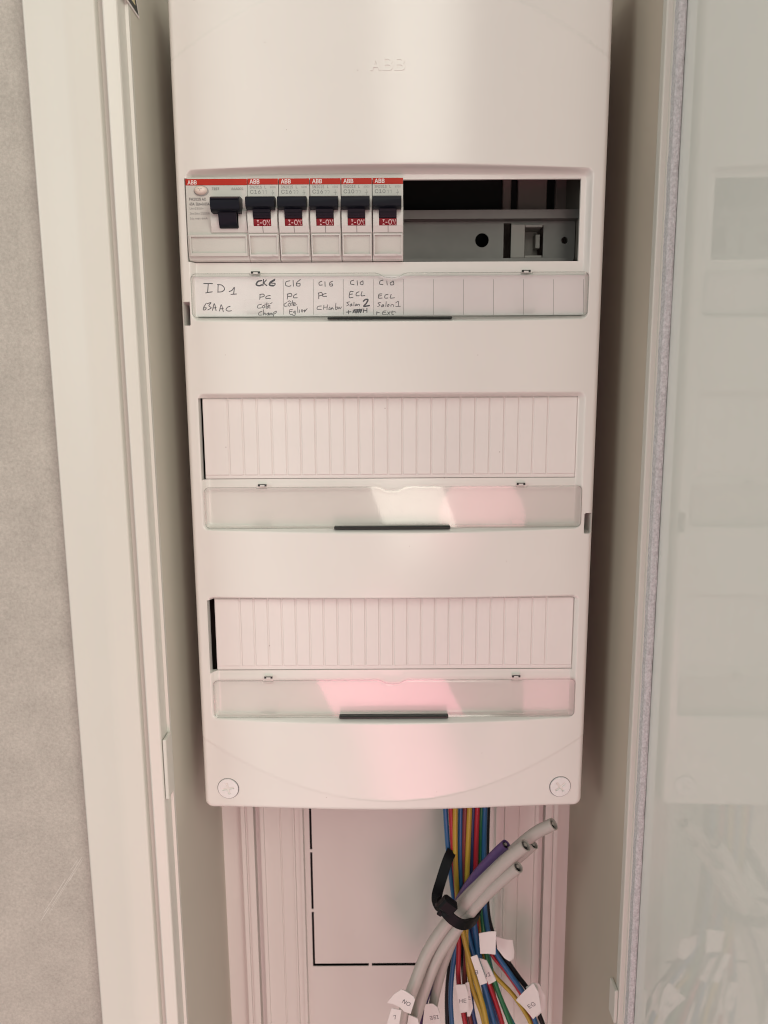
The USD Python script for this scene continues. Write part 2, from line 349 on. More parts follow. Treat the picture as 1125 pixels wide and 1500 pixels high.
a, b, c, d = idx[:-1, :-1][~hole], idx[1:, :-1][~hole], idx[1:, 1:][~hole], idx[:-1, 1:][~hole]
Fc = np.vstack([np.stack([a, b, c], 1), np.stack([a, c, d], 1)])
cov = trimesh.Trimesh(V, Fc, process=False)
def wall_strip(loop, y1):
    L = np.asarray(loop); n = len(L); B = L.copy(); B[:, 1] = y1; V = np.vstack([L, B]); F = []
    for i in range(n):
        j = (i + 1) % n; F += [(i, j, j + n), (i, j + n, i + n)]
    return trimesh.Trimesh(V, F, process=False)
parts = [cov]
per = np.concatenate([idx[:, 0], idx[-1, 1:], idx[-2::-1, -1], idx[0, -2:0:-1]])
parts.append(wall_strip(V[per], 0.055))
for r in ROWS:
    o = r['open']; i0, i1 = np.argmin(abs(GX - o[0])), np.argmin(abs(GX - o[2])); j0, j1 = np.argmin(abs(GZ - o[1])), np.argmin(abs(GZ - o[3]))
    lp = np.concatenate([idx[i0:i1 + 1, j0], idx[i1, j0 + 1:j1 + 1], idx[i1 - 1::-1, j1][:i1 - i0], idx[i0, j1 - 1:j0:-1]])
    parts.append(wall_strip(V[lp][::-1], FLOOR + 0.0022))
cover = obj('cover', parts, 'cover', board, smooth=38)
# raised lettering on the cover: block letters cut by a fine cross, as moulded
lg = []
for i, s in enumerate('ABB'):
    m = meshkit.text_mesh(s, 0.0062, 0.0005, True); wd = m.bounds[1][0] - m.bounds[0][0]
    m.apply_scale([0.0058 / wd, 1, 1]); m.apply_translation((-0.0112 + i * 0.0066 - m.bounds[0][0], 0.2462, 0)); lg.append(m)
lm = cat_(lg); lm = front(lm, 0); v = np.asarray(lm.vertices); lm.vertices = np.stack([v[:, 0], v[:, 1] - 0.00583, v[:, 2]], 1)
obj('raised_lettering', lm, 'cover', cover)
# screws
def screw(x, z, ang):
    y = float(cover_y(np.array([x]), np.array([z]))[0])
    disc = Point(0, 0).buffer(0.0066, quad_segs=10)
    cross = unary_union([sbox(-.0040, -.0008, .0040, .0008), sbox(-.0008, -.0040, .0008, .0040), Point(0, 0).buffer(.0015)])
    tp = affinity.translate(affinity.rotate(disc.difference(cross), ang), x, z)
    bs = affinity.translate(disc.buffer(-.0001), x, z)
    tilt = trimesh.transformations.rotation_matrix(0.012 * x / W2 ** 2, (0, 0, 1), (x, y, z))
    pm = [plate(bs, y + 0.0052, 0.0027), plate(tp, y + 0.0027, 0.0035)]
    for q in pm: q.apply_transform(tilt)
    s = obj('screw', pm, 'screw', board)
    ring = affinity.translate(Point(0, 0).buffer(.0071, quad_segs=10).difference(Point(0, 0).buffer(.00675, quad_segs=10)), x, z)
    rm = plate(ring, y + 0.0010, 0.00125); rm.apply_transform(tilt); obj('painted_shadow_ring', rm, 'ink', s)  # dark ring coloured as the shadow around the screw head
for x, z, an in ((-0.1066, -0.1805, 12), (0.1079, -0.1805, 38), (-0.1070, 0.2912, 20), (0.1075, 0.2912, 5)): screw(x, z, an)
# inner body: skirts closing out light, their grey darkened for shade, rail, end bracket
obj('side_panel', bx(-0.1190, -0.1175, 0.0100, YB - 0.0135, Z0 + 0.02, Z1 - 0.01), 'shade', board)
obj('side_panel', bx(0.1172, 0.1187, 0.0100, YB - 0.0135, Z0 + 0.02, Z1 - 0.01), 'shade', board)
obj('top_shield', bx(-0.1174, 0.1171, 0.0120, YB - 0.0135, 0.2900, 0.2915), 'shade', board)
obj('added_dark_plate', bx(-0.1170, 0.1168, 0.0835, 0.0850, 0.10, 0.2895), 'dark', board)  # dark plate added to make the opening look unlit
for xa, xb in ((at(735, 290, .083)[0], at(747, 290, .083)[0]), (at(757, 290, .083)[0], at(799, 290, .083)[0]), (at(812, 290, .083)[0], at(832, 290, .083)[0])):
    obj('dim_profile_strip', bx(xa, xb, 0.0780, 0.0834, 0.10, 0.2895, .0005), 'strut', board)  # stand-ins for the profiles behind, dim light put into their brown
YR = 0.047
RZ = 0.1655
def hole_plate(poly, Y, t): return plate(poly, Y, t)
rz0, rz1 = at(640, 380, YR)[2], at(640, 325, YR)[2]
rx1 = at(842, 350, YR)[0]
h1, h2 = at(706, 352, YR), at(827, 352, YR); q0, q1 = at(738, 327, YR), at(748, 378, YR); c0, c1 = at(768, 330, YR), at(795, 376, YR)
web = sbox(-0.1165, rz0, rx1, rz1).difference(unary_union([Point(h1[0], h1[2]).buffer(.0043), Point(h2[0], h2[2]).buffer(.0021), sbox(q0[0], q1[2], q1[0], q0[2]), sbox(c0[0], c1[2], c1[0], c0[2])]))
rail = [plate(web, YR + 0.0012, 0.0012)]
rail.append(prof_x([(YR, rz1), (YR - 0.006, rz1 + .0006), (YR - 0.0062, rz1 + 0.0058), (YR - 0.0050, rz1 + 0.0058), (YR - .0048, rz1 + .0014), (YR + .0012, rz1)], -0.1165, rx1 + .0012))
rail.append(prof_x([(YR + .0012, rz0), (YR - .0048, rz0 - .0010), (YR - .0050, rz0 - .0054), (YR - .0062, rz0 - .0054), (YR - .0060, rz0 - .0004), (YR, rz0)], -0.1165, rx1 - .002))
dr = obj('mounting_rail', rail, 'zinc', board)
b0, b1 = at(749, 329, YR - .004), at(768, 378, YR - .004)
br = [bx(b0[0], b1[0], YR - 0.0045, YR - 0.0030, b1[2], b0[2], .0003)]
e0, e1 = at(795, 328, YR - .004), at(795, 378, YR - .004)
br += [bx(b1[0], e0[0], YR - 0.0040, YR + 0.012, b0[2] - .0016, b0[2], .0003), bx(b1[0], e0[0], YR - 0.0040, YR + 0.012, b1[2], b1[2] + .0016, .0003),
       bx(b1[0] - .0012, b1[0] - .0001, YR - .0029, YR + .012, b1[2], b0[2]), bx(b1[0], e0[0], YR + .0125, YR + .014, b1[2], b0[2])]
m0, m1 = at(782, 346, YR + .01), at(788, 366, YR + .01)
obj('end_bracket', br, 'bracket', board)
obj('bracket_hook', bx(m0[0], m1[0], YR + .004, YR + .012, m1[2], m0[2], .0003), 'bracket', board)

for k, (px_, py_, r_) in enumerate(((524, 103, .0003), (388, 62, .00025), (478, 1168, .0003), (706, 1103, .00022), (742, 822, .00022), (640, 1160, .0002), (330, 520, .0002), (700, 520, .0002), (600, 800, .0002), (420, 190, .0002))):
    q = at(px_, py_, -.004); q = at(px_, py_, float(cover_y(np.array([q[0]]), np.array([q[2]]))[0]))
    d_ = Polygon([(q[0] + r_ * random.uniform(.5, 1.2) * math.cos(t_), q[2] + r_ * random.uniform(.5, 1.2) * math.sin(t_)) for t_ in np.linspace(0, 6.28, 8)[:-1]])
    obj('dust_speck', plate(d_, q[1] + .0001, .00016), 'strut', board)
for px_, py_ in ((564, 598), (395, 946), (331, 655), (651, 700), (732, 662)):
    q = at(px_, py_, FLOOR - .0005); obj('dust_speck', plate(Point(q[0], q[2]).buffer(.00028, quad_segs=2), FLOOR - .0004, .0002), 'strut', board)
# blanking plates with break-off segments
def blank(xa, xb, xs0, nseg, z0, z1, topm, botm):
    pl = obj('blanking_plate', bx(xa, xb, FLOOR + 0.0002, FLOOR + 0.0018, z0, z1, 0.0004), 'blank', board)
    xs = [xa - .0001] + [xs0 + 0.00875 * i for i in range(nseg + 1)] + [xb + .0001]
    for i in range(len(xs) - 1):
        a, b = xs[i] + .00034, xs[i + 1] - .00034
        ov = .00070 + random.uniform(-.00006, .00006)
        obj('segment', bx(a, b, FLOOR + 0.0002 - ov, FLOOR + 0.0010, z0 + botm, z1 - topm, 0.00045), 'blank', pl)
blank(-0.1137, 0.1115, -0.0986, 22, 0.0202, 0.0690, .0004, .0022)
blank(-0.1117, 0.1138, -0.0958, 22, -0.1022, -0.0549, .0004, .0026)
obj('painted_dark_sheet', bx(-0.1170, 0.1168, 0.030, 0.032, -0.125, 0.088), 'dark', board)  # black sheet standing in for the dark behind the plate gaps

# clear label holders
def open_back(m):
    """A rib moulded onto a sheet: no face where it grows out of the sheet."""
    m = m.copy(); m.update_faces(m.face_normals[:, 1] < .9); return m
def holder(x0, x1, z0, z1, grip, gripz, gh):
    Yb, t = FLOOR - 0.0033, 0.0012
    outline = rr(x0, z0, x1, z1, 0.0030)
    notch = LineString([(-0.0098, z1 + .0002), (-0.0070, z1 - .0006), (-0.0042, z1 - 0.0021), (0, z1 - 0.0027), (0.0042, z1 - 0.0021), (0.0070, z1 - .0006), (0.0098, z1 + .0002), (0.0098, z1 + .004), (-0.0098, z1 + .004)])
    outline = outline.difference(Polygon(notch.coords))
    tabs = unary_union([sbox(sx - .0024, z1 - .0012, sx + .0024, z1 + .0006) for sx in (-0.0788, 0.0782)])
    outline = outline.difference(unary_union([sbox(sx - .0030, z1 - .0006, sx + .0030, z1 + .001) for sx in (-.0788, .0782)]))
    h = obj('label_holder', [plate(outline, Yb, t)], 'clear', board)
    lip = outline.difference(outline.buffer(-0.0016, join_style=1)).buffer(0)
    obj('lip', open_back(plate(lip, Yb - t + .0001, 0.0009)), 'clear', h)
    obj('edge', open_back(plate(outline.difference(outline.buffer(-0.00050)), Yb - t - .0008, 0.0002)), 'edge', h)
    for sx in (-0.0788, 0.0782):
        obj('hinge_lug', open_back(plate(rr(sx - .0052, z0 + .0018, sx + .0052, z0 + .0046, .0004), Yb - t + .0001, 0.0006)), 'clear', h)
        obj('hinge_lug', plate(rr(sx - .0066, z0 + .0048, sx + .0066, z0 + .0105, .0004).difference(rr(sx - .0062, z0 + .0052, sx + .0062, z0 + .0101, .0004)), Yb - t + .0001, 0.0004).copy() if False else open_back(plate(rr(sx - .0066, z0 + .0048, sx + .0066, z0 + .0105, .0004).difference(rr(sx - .0062, z0 + .0052, sx + .0062, z0 + .0101, .0004)), Yb - t + .0001, 0.0004)), 'clear', h)
        obj('catch', [bx(sx - .0026, sx + .0026, FLOOR - .0028, FLOOR - .0002, z1 - .0001, z1 + .0013, .0002)], 'cover', h)
        obj('catch_gap', [bx(sx - .0026, sx - .0014, FLOOR - .0031, FLOOR - .0026, z1 + .0001, z1 + .0014), bx(sx + .0014, sx + .0026, FLOOR - .0031, FLOOR - .0026, z1 + .0001, z1 + .0014),
                          bx(sx - .0014, sx + .0014, FLOOR - .0031, FLOOR - .0026, z1 + .0010, z1 + .0014)], 'grip', h)
    obj('grip_strip', [bx(grip[0], grip[1], Yb - t - .0034, Yb - t + .0002, gripz - gh, gripz + gh, min(.0004, gh * .6)),
                       bx(grip[0] + .0012, grip[1] - .0012, Yb - t - .0038, Yb - t - .0030, gripz + .0000, gripz + gh * .5, .0001)], 'grip', h)
holder(-0.1160, 0.1141, 0.1152, 0.1402, (-0.0372, 0.0352), 0.1146, .0006)
holder(-0.1138, 0.1149, -0.0098, 0.0158, (-0.0353, 0.0352), -0.0092, .0009)
holder(-0.1134, 0.1152, -0.1322, -0.1070, (-0.0340, 0.0350), -0.1312, .0010)

# ------------------------------------------------------------------ handwritten label strip
YP = FLOOR - 0.0016
strip = thing('label_strip', 'white paper label strip with handwriting behind the uppermost clear holder', 'label strip', (0, YP, 0.127))
obj('paper', plate(sbox(-0.1147, 0.1163, 0.1128, 0.1388), YP + .0002, 0.0002), 'paper', strip)
ink = []
for kx in range(11):
    a_, b_ = at(414.7 + 44.05 * kx, 409, YP), at(415.6 + 43.85 * kx, 461, YP)
    obj('column_line', plate(LineString([(a_[0], a_[2]), (b_[0], b_[2])]).buffer(.00013, cap_style=2), YP - .00002, .00003), 'inklight', strip)
HW = {
 'D': ([[(155,135),(240,135)],[(200,135),(192,222)],[(175,225),(237,215)],[(295,150),(293,215)],[(288,145),(330,150),(358,185),(335,212),(290,218)],[(402,212),(430,200),(452,172),(445,235)],[(420,240),(472,236)]], 0, 1),
 'A': ([[(180,325),(155,365),(152,390),(170,388),(180,370),(158,370)],[(190,330),(225,320),(205,350),(228,370),(195,390)],[(240,395),(258,330),(275,398)],[(245,372),(275,368)],[(308,400),(325,340),(345,408)],[(312,380),(345,378)],[(412,355),(385,365),(372,390),(395,402),(425,398)]], 0, .9),
 'a1': ([[(718,105),(680,112),(662,145),(690,158),(725,148)],[(714,108),(684,116),(668,143),(692,154),(720,145)],[(735,95),(730,155)],[(762,100),(740,130),(767,155)],[(845,92),(800,120),(790,150),(830,158),(848,135),(805,128),(842,105)],[(838,98),(808,122),(796,148),(828,152)]], 0, 1.15),
 'a2': ([[(702,240),(698,288)],[(698,240),(735,238),(740,258),(702,268)],[(800,250),(765,258),(758,278),(802,278)]], 0, .9),
 'a3': ([[(715,335),(682,345),(680,372),(715,370)],[(735,345),(722,360),(735,372),(748,355),(735,345)],[(768,318),(760,370),(775,375)],[(745,335),(790,332)],[(775,358),(798,352),(785,345),(772,365),(800,372)],[(800,330),(818,320)]], 0, .75),
 'a4': ([[(720,405),(692,415),(690,440),(720,440)],[(735,390),(735,440),(748,418),(758,440)],[(782,418),(765,430),(778,442),(785,420),(788,440)],[(795,440),(798,420),(808,438),(815,420),(825,440)],[(835,415),(832,452)],[(832,415),(858,402),(855,420),(835,432)]], 0, .75),
 'b1': ([[(990,108),(955,118),(948,150),(980,162),(1000,155)],[(1022,105),(1025,160)],[(1092,95),(1058,125),(1055,155),(1085,158),(1088,135),(1060,138)]], 0, .9),
 'b2': ([[(970,235),(965,285)],[(965,238),(1000,230),(1008,255),(970,262)],[(1058,235),(1030,250),(1028,272),(1062,272)]], 0, .9),
 'b3': ([[(960,320),(935,335),(940,355),(965,352)],[(985,325),(972,340),(985,355),(998,338),(985,322)],[(970,312),(985,302),(998,312)],[(1018,298),(1010,350)],[(1000,325),(1030,320)],[(1025,340),(1045,325),(1030,322),(1025,350),(1055,338)]], 0, .75),
 'b4': ([[(1015,385),(988,390),(990,430),(1020,432)],[(990,408),(1012,405)],[(1040,400),(1025,412),(1040,420),(1042,400),(1040,440),(1018,442)],[(1065,360),(1068,415)],[(1082,390),(1085,415)],[(1100,410),(1108,385),(1115,412)],[(1122,400),(1138,390),(1130,412),(1158,378)]], 0, .75),
 'c1': ([[(208,112),(182,125),(185,150),(212,148)],[(238,118),(240,162)],[(312,112),(285,128),(288,158),(312,155),(308,138),(290,142)]], 1, .9),
 'c2': ([[(178,225),(178,282)],[(172,228),(205,222),(212,245),(180,255)],[(250,230),(222,240),(218,258),(255,258)]], 1, .9),
 'c3': ([[(205,352),(168,358),(165,385),(205,385)],[(228,345),(225,385)],[(262,340),(258,388)],[(228,365),(262,362)],[(285,362),(275,385),(292,385),(298,368),(302,385),(312,368),(320,385)],[(345,325),(340,382),(358,380),(360,362),(342,365)],[(370,380),(375,362),(385,380),(398,362)]], 1, .75),
 'd1': ([[(518,102),(490,112),(488,138),(520,145)],[(550,108),(555,150)],[(605,108),(580,125),(588,145),(608,140),(605,108)]], 1, .9),
 'd2': ([[(512,212),(482,215),(475,270),(510,268)],[(482,240),(505,236)],[(568,215),(545,225),(542,252),(570,252)],[(598,212),(590,252),(625,250)]], 1, .9),
 'd3': ([[(475,312),(450,320),(470,338),(448,352)],[(492,332),(480,350),(492,352),(498,332),(502,350)],[(520,315),(518,350)],[(540,335),(530,348),(542,350),(545,335),(538,333)],[(555,350),(555,338),(570,336),(575,350)]], 1, .75),
 'd4': ([[(612,305),(630,290),(655,292),(640,325),(615,355),(668,348)]], 1, 1.7),
 'd5': ([[(448,412),(490,408)],[(465,395),(468,428)],[(508,420),(525,388),(540,422),(552,385),(560,420),(575,382),(582,418),(598,380)],[(510,400),(595,396)],[(512,412),(590,408)],[(520,388),(598,385)],[(615,380),(610,415)],[(645,375),(645,415)],[(610,398),(645,395)]], 1, .95),
 'e1': ([[(800,102),(772,112),(770,140),(800,145)],[(838,110),(842,148)],[(900,115),(872,128),(878,148),(905,142),(900,112)]], 1, .9),
 'e2': ([[(790,235),(762,240),(758,275),(792,275)],[(762,255),(785,252)],[(850,238),(822,248),(820,275),(848,275)],[(880,240),(872,275),(912,272)]], 1, .9),
 'e3': ([[(778,318),(752,325),(772,345),(748,358)],[(798,338),(785,358),(798,358),(805,338),(808,358)],[(832,310),(828,358)],[(850,338),(842,355),(855,355),(860,340),(850,336)],[(878,358),(880,342),(898,338),(905,358)],[(925,322),(950,308),(948,355)],[(925,358),(970,355)]], 1, .75),
 'e4': ([[(735,420),(765,415)],[(742,405),(740,438)],[(830,400),(802,405),(798,435),(835,432)],[(802,418),(825,415)],[(845,410),(868,435)],[(868,408),(845,438)],[(890,400),(888,435),(905,432)],[(875,412),(915,408)],[(922,410),(925,413)]], 1, .75),
}
for key, (strokes, o, wd) in HW.items():
    g = []
    for st in strokes:
        P = []
        for (a_, b_) in st:
            q = at((275, 440)[o] + a_ / 6.618, 395 + b_ / 6.618, YP); P.append((q[0], 0, q[2]))
        if len(P) > 2: P = spline(P, 5)
        P = np.asarray(P); g.append(LineString(P[:, [0, 2]]).buffer(.00025 * wd, quad_segs=3))
    obj('handwriting', plate(unary_union(g).simplify(.00002), YP - .00002, .00003), 'pen', strip)

# ------------------------------------------------------------------ breakers
ZC0, ZC1 = 0.1472, 0.1920
def breaker(x, rating, label):
    b = thing('circuit_breaker', label, 'circuit breaker', (x, 0, ZC0), 'row of circuit breakers')
    w_ = 0.01745; x0, x1 = x + .00012, x + w_
    prof = [(.045, ZC0), (.0030, ZC0), (.0008, ZC0 + .0006), (-.0004, ZC0 + .0030), (-.0026, .1610), (-.0034, .1618), (-.0036, .1700), (-.0030, .1755), (-.0012, .1795), (-.0002, .1815), (-.0002, .1919), (.0004, ZC1), (.045, ZC1)]
    obj('body', prof_x(prof, x0, x1), 'breaker', b)
    rb = obj('red_band', bx(x0 + .00005, x1 - .00005, -.00045, .0002, .1887, .1919), 'red', b)
    obj('lettering', text('ABB', x0 + .0012, .18925, .0022, -.00046, bold=True, width=.0056), 'inkwhite', rb)
    obj('printing', [text('SN201S', x0 + .0011, .18665, .0015, -.0002, width=.0068), text('L', x0 + .0095, .18665, .0015, -.0002), text('C' + rating, x0 + .0011, .18385, .0020, -.0002, width=.0060)], 'ink', b)
    small = [text('6000', x0 + .0126, .1868, .0011, -.0002, width=.0032)]
    for q in (0, 1):
        xx = x0 + .0086 + q * .0017
        small.append(plate(LineString([(xx - .0004, .1853), (xx + .0004, .1855), (xx + .0006, .1848), (xx + .0002, .1838)]).buffer(.00010), -.0002, .00006))
    small.append(plate(unary_union([LineString([(x0 + .0142, .1830), (x0 + .0142, .1838), (x0 + .0148, .1846)]), LineString([(x0 + .0142, .1846), (x0 + .0142, .1858)]), LineString([(x0 + .0134, .1842), (x0 + .0149, .1842)])]).buffer(.00011), -.0002, .00006))
    obj('symbols', small, 'inklight', b)
    # cheeks beside the toggle
    for a_, b_ in ((x0 + .0003, x0 + .0036), (x0 + .0136, x1 - .0003)):
        obj('cheek', prof_x([(-.0030, .1645), (-.0056, .1652), (-.0066, .1680), (-.0064, .1715), (-.0050, .1752), (-.0028, .1762)], a_, b_), 'nose', b, smooth=30)
    obj('front_plate', [prof_x([(-.0025, .1614), (-.0040, .1620), (-.0058, .1652), (-.0030, .1652)], x0 + .0003, x1 - .0003)], 'nose', b, smooth=30)
    obj('centre_mark', bx(x0 + .0086, x0 + .0089, -.0060, -.0040, .1617, .1650), 'ink', b) if False else obj('centre_mark', prof_x([(-.0038, .16195), (-.0041, .16195), (-.0059, .1652), (-.0055, .1652)], x0 + .00855, x0 + .00885), 'ink', b)
    tg = [prof_x([(-.0010, .1809), (-.0085, .1806), (-.0112, .1796), (-.0118, .1778), (-.0112, .1748), (-.0090, .1736), (-.0030, .1738)], x0 + .0002, x1 - .0012),
          prof_x([(-.0030, .1740), (-.0090, .1740), (-.0082, .1712), (-.0072, .1692), (-.0030, .1690)], x0 + .0037, x0 + .0134),
          prof_x([(-.0085, .1716), (-.0090, .1716), (-.0082, .1703), (-.0077, .1703)], x0 + .0039, x0 + .0132)]
    obj('toggle', tg, 'black', b, smooth=35)
    on = obj('on_indicator', prof_x([(-.0030, .1690), (-.0066, .1689), (-.0062, .1665), (-.0052, .1650), (-.0030, .1650)], x0 + .0037, x0 + .0135), 'onred', b)
    t_ = text('I-ON', x0 + .0055, 0, .0026, 0, bold=True, width=.0074); v_ = np.asarray(t_.vertices); zz = .1657 + v_[:, 2] * 1.0
    yy = np.interp(zz, [.1650, .1665, .1689], [-.0052, -.0062, -.0066]); t_.vertices = np.stack([v_[:, 0], yy + v_[:, 1] - .00003, zz], 1)
    obj('lettering', t_, mat_on, on)
    # clear label window, tilted
    wn = prof_x([(-.0031, .1604), (-.0036, .1604), (-.0019, .1503), (-.0014, .1503)], x0 + .0011, x1 - .0011)
    lw = obj('label_window', wn, 'window', b)
    fr_ = [prof_x([(-.0024, .1612), (-.0041, .1612), (-.0040, .1604), (-.0024, .1604)], x0 + .0006, x1 - .0006),
           prof_x([(-.0008, .1503), (-.0023, .1504), (-.0020, .1494), (-.0006, .1494)], x0 + .0006, x1 - .0006)]
    for a_, b_ in ((x0 + .0006, x0 + .0011), (x1 - .0011, x1 - .0006)):
        fr_.append(prof_x([(-.0024, .1604), (-.0040, .1604), (-.0023, .1504), (-.0008, .1504)], a_, b_))
    obj('window_frame', fr_, 'nose', lw)
    obj('window_tab', prof_x([(-.0010, .1503), (-.0033, .1503), (-.0029, .1492), (-.0008, .1492)], x0 + .0042, x1 - .0042), 'nose', lw)
    return b
mat_on = mat('indicator_print', (0.66, 0.44, 0.44), 0.5)
BX0, PITCH = -0.08155, 0.01772
L = ['breaker next to the wide residual current device, above crossed out writing', 'breaker above the handwriting whose lowest word is Eglise', 'middle breaker of five, above the handwritten word CHambre',
     'breaker above the handwriting with a bold 2 and a scribble', 'breaker beside the empty opening, above the handwritten words Salon 1 Ext']
L = ['white 16 amp ' + t for t in L[:3]] + ['white 10 amp ' + t for t in L[3:]]
b16 = breaker(BX0, '16', L[0])
dup(b16, (BX0 + PITCH, 0, ZC0), L[1]); dup(b16, (BX0 + 2 * PITCH, 0, ZC0), L[2])
b10 = breaker(BX0 + 3 * PITCH, '10', L[3])
dup(b10, (BX0 + 4 * PITCH, 0, ZC0), L[4])

# residual current device
rx0, rx1 = -0.1166, -0.08175
rcd = thing('residual_current_device', 'wide white residual current device with black toggle and oval test button', 'residual current device', (rx0, 0, ZC0))
prof = [(.045, ZC0), (.0040, ZC0), (.0016, ZC0 + .0006), (.0004, ZC0 + .0034), (-.0006, .1606), (-.0008, .1614), (-.0004, .1616), (.0000, .1620), (.0002, .1919), (.0008, ZC1), (.045, ZC1)]
obj('body', prof_x(prof, rx0, rx1), 'breaker', rcd)
rb = obj('red_band', bx(rx0 + .00005, rx1 - .00005, -.0001, .0006, .1886, .1919), 'red', rcd)
obj('lettering', text('ABB', rx0 + .0011, .18905, .0021, -.0001, bold=True, width=.0052), 'inkwhite', rb)
bt = trimesh.creation.icosphere(3, 1.0); bt.apply_scale([.0037, .0026, .0024]); bt.apply_translation((rx0 + .0086, -.0004, .1857))
bt2 = obj('test_button', bt, 'button', rcd, smooth=True)
rg = trimesh.creation.cylinder(1.0, 1.0, sections=40); rg.apply_transform(trimesh.transformations.rotation_matrix(math.pi / 2, (1, 0, 0))); rg.apply_scale([.0042, .0006, .0028]); rg.apply_translation((rx0 + .0087, .0001, .1855))
obj('button_well', rg, 'inklight', bt2, smooth=30)
obj('symbol', plate(unary_union([LineString([(rx0 + .0076, .1862), (rx0 + .0083, .1862)]), LineString([(rx0 + .0090, .1862), (rx0 + .0097, .1862)]), LineString([(rx0 + .0086, .1858), (rx0 + .0086, .1850)])]).buffer(.00011), -.0030, .00006), 'inklight', bt2)
Yt = -.00003
pr = [text('TEST', rx0 + .0147, .1860, .0013, Yt, width=.0042), text('FH202S AC', rx0 + .0016, .1804, .0014, Yt, bold=True, width=.0095), text('63A  IΔn=0.03A', rx0 + .0016, .1778, .0014, Yt, bold=True, width=.0114)]
obj('printing', pr, 'ink', rcd)
pl_ = [text('AAA001', rx0 + .0258, .1860, .0013, Yt, width=.0068), text('Un=230V~', rx0 + .0016, .1755, .0011, Yt, width=.0078), text('In=Im=1500A', rx0 + .0016, .1727, .0013, Yt, width=.0114), text('Idc max 6mA', rx0 + .0016, .1701, .0011, Yt, width=.0100)]
obj('fine_printing', pl_, 'inklight', rcd)
# plain bezel around the toggle
for a_, b_ in ((rx0 + .0142, rx0 + .0188), (rx0 + .0299, rx0 + .0345)):
    obj('cheek', prof_x([(.0004, .1625), (-.0012, .1632), (-.0034, .1665), (-.0040, .1700), (-.0026, .1740), (.0004, .1765)], a_, b_), 'nose', rcd, smooth=30)
obj('front_plate', prof_x([(.0004, .1622), (-.0010, .1628), (-.0022, .1650), (.0004, .1652)], rx0 + .0139, rx0 + .0344), 'nose', rcd, smooth=30)
tg = [prof_x([(.0000, .1810), (-.0080, .1807), (-.0112, .1795), (-.0116, .1772), (-.0108, .1736), (-.0086, .1722), (.0000, .1724)], rx0 + .0157, rx0 + .0320),
      prof_x([(.0000, .1726), (-.0080, .1726), (-.0070, .1690), (-.0056, .1660), (-.0032, .1646), (.0000, .1646)], rx0 + .0193, rx0 + .0294),
      prof_x([(-.0114, .1794), (-.0122, .1790), (-.0120, .1784), (-.0112, .1782)], rx0 + .0162, rx0 + .0315)]
obj('toggle', tg, 'black', rcd, smooth=35)
lw = obj('label_window', prof_x([(-.0012, .1603), (-.0017, .1603), (-.0008, .1514), (-.0003, .1514)], rx0 + .0022, rx1 - .0014), 'window', rcd)
fr_ = [prof_x([(-.0004, .1614), (-.0021, .1614), (-.0020, .1603), (-.0004, .1603)], rx0 + .0012, rx1 - .0008), prof_x([(.0006, .1514), (-.0011, .1515), (-.0008, .1498), (.0010, .1498)], rx0 + .0012, rx1 - .0008)]
for a_, b_ in ((rx0 + .0012, rx0 + .0022), (rx1 - .0015, rx1 - .0008)):
    fr_.append(prof_x([(-.0004, .1603), (-.0020, .1603), (-.0011, .1515), (.0006, .1515)], a_, b_))
obj('window_frame', fr_, 'breaker', lw)

# ------------------------------------------------------------------ wires
def px_path(pts, n=9):
    return spline([at(a_, b_, y_) for a_, b_, y_ in pts], n)
def wire(label, col, pts, r=.00185, group=None):
    P = px_path(pts)
    w_ = thing('wire', label, 'wire', P[0], group)
    if col == 'gy':
        obj('yellow_stripe', sweep(P, circ(r, 8, 0.75 * math.pi - .4, 1.75 * math.pi - .4, True), closed=False), 'yellow', w_, smooth=40)
        obj('green_stripe', sweep(P, circ(r, 8, -.25 * math.pi - .4, .75 * math.pi - .4, True), closed=False), 'green', w_, smooth=40)
    else:
        obj('insulation', tube(P, r, 10), col, w_, smooth=50)
    return w_
Yw = .050
def ww(label, col, pts, y=Yw, y2=None, r=.00185):
    n = len(pts); y2 = y if y2 is None else y2
    return wire(label, col, [(a_, b_, y + (y2 - y) * i / (n - 1)) for i, (a_, b_) in enumerate(pts)], r)
ww('blue wire on the left edge of the bundle, bending left below the cable tie', 'blue', [(651, 1160), (656, 1240), (664, 1310), (672, 1355), (664, 1410), (660, 1460), (663, 1515)], .050, .044)
ww('red wire second from the left where the bundle leaves the white cover', 'wred', [(659, 1160), (664, 1250), (670, 1320), (672, 1380), (672, 1440), (684, 1515)], .048, .042)
ww('yellow and green wire nearest the left side of the bundle', 'gy', [(667, 1160), (667, 1250), (671, 1320), (680, 1375), (695, 1430), (708, 1475), (716, 1515)], .047, .034)
ww('blue wire between the left yellow green wire and a maroon wire', 'blue', [(675, 1160), (674, 1260), (677, 1320), (690, 1385), (708, 1440), (719, 1480), (728, 1515)], .049, .038)
ww('dark maroon wire in the middle of the bundle', 'maroon', [(682, 1160), (680, 1260), (682, 1330), (683, 1390), (681, 1450), (693, 1515)], .047, .046)
ww('yellow and green wire in the middle of the bundle', 'gy', [(689, 1160), (685, 1260), (683, 1330), (684, 1390), (690, 1440), (706, 1485), (712, 1515)], .046, .040)
ww('dark blue wire right of the middle yellow green wire', 'dblue', [(694, 1160), (691, 1260), (692, 1330), (695, 1400), (714, 1450), (737, 1515)], .049, .046)
ww('red wire right of the middle of the bundle', 'wred', [(700, 1160), (697, 1260), (697, 1330), (701, 1400), (716, 1440), (730, 1480), (740, 1515)], .047, .043)
ww('yellow green wire showing its green side, right of the red one', 'green', [(706, 1160), (703, 1260), (706, 1330), (713, 1400), (727, 1445), (744, 1490), (754, 1515)], .050, .046)
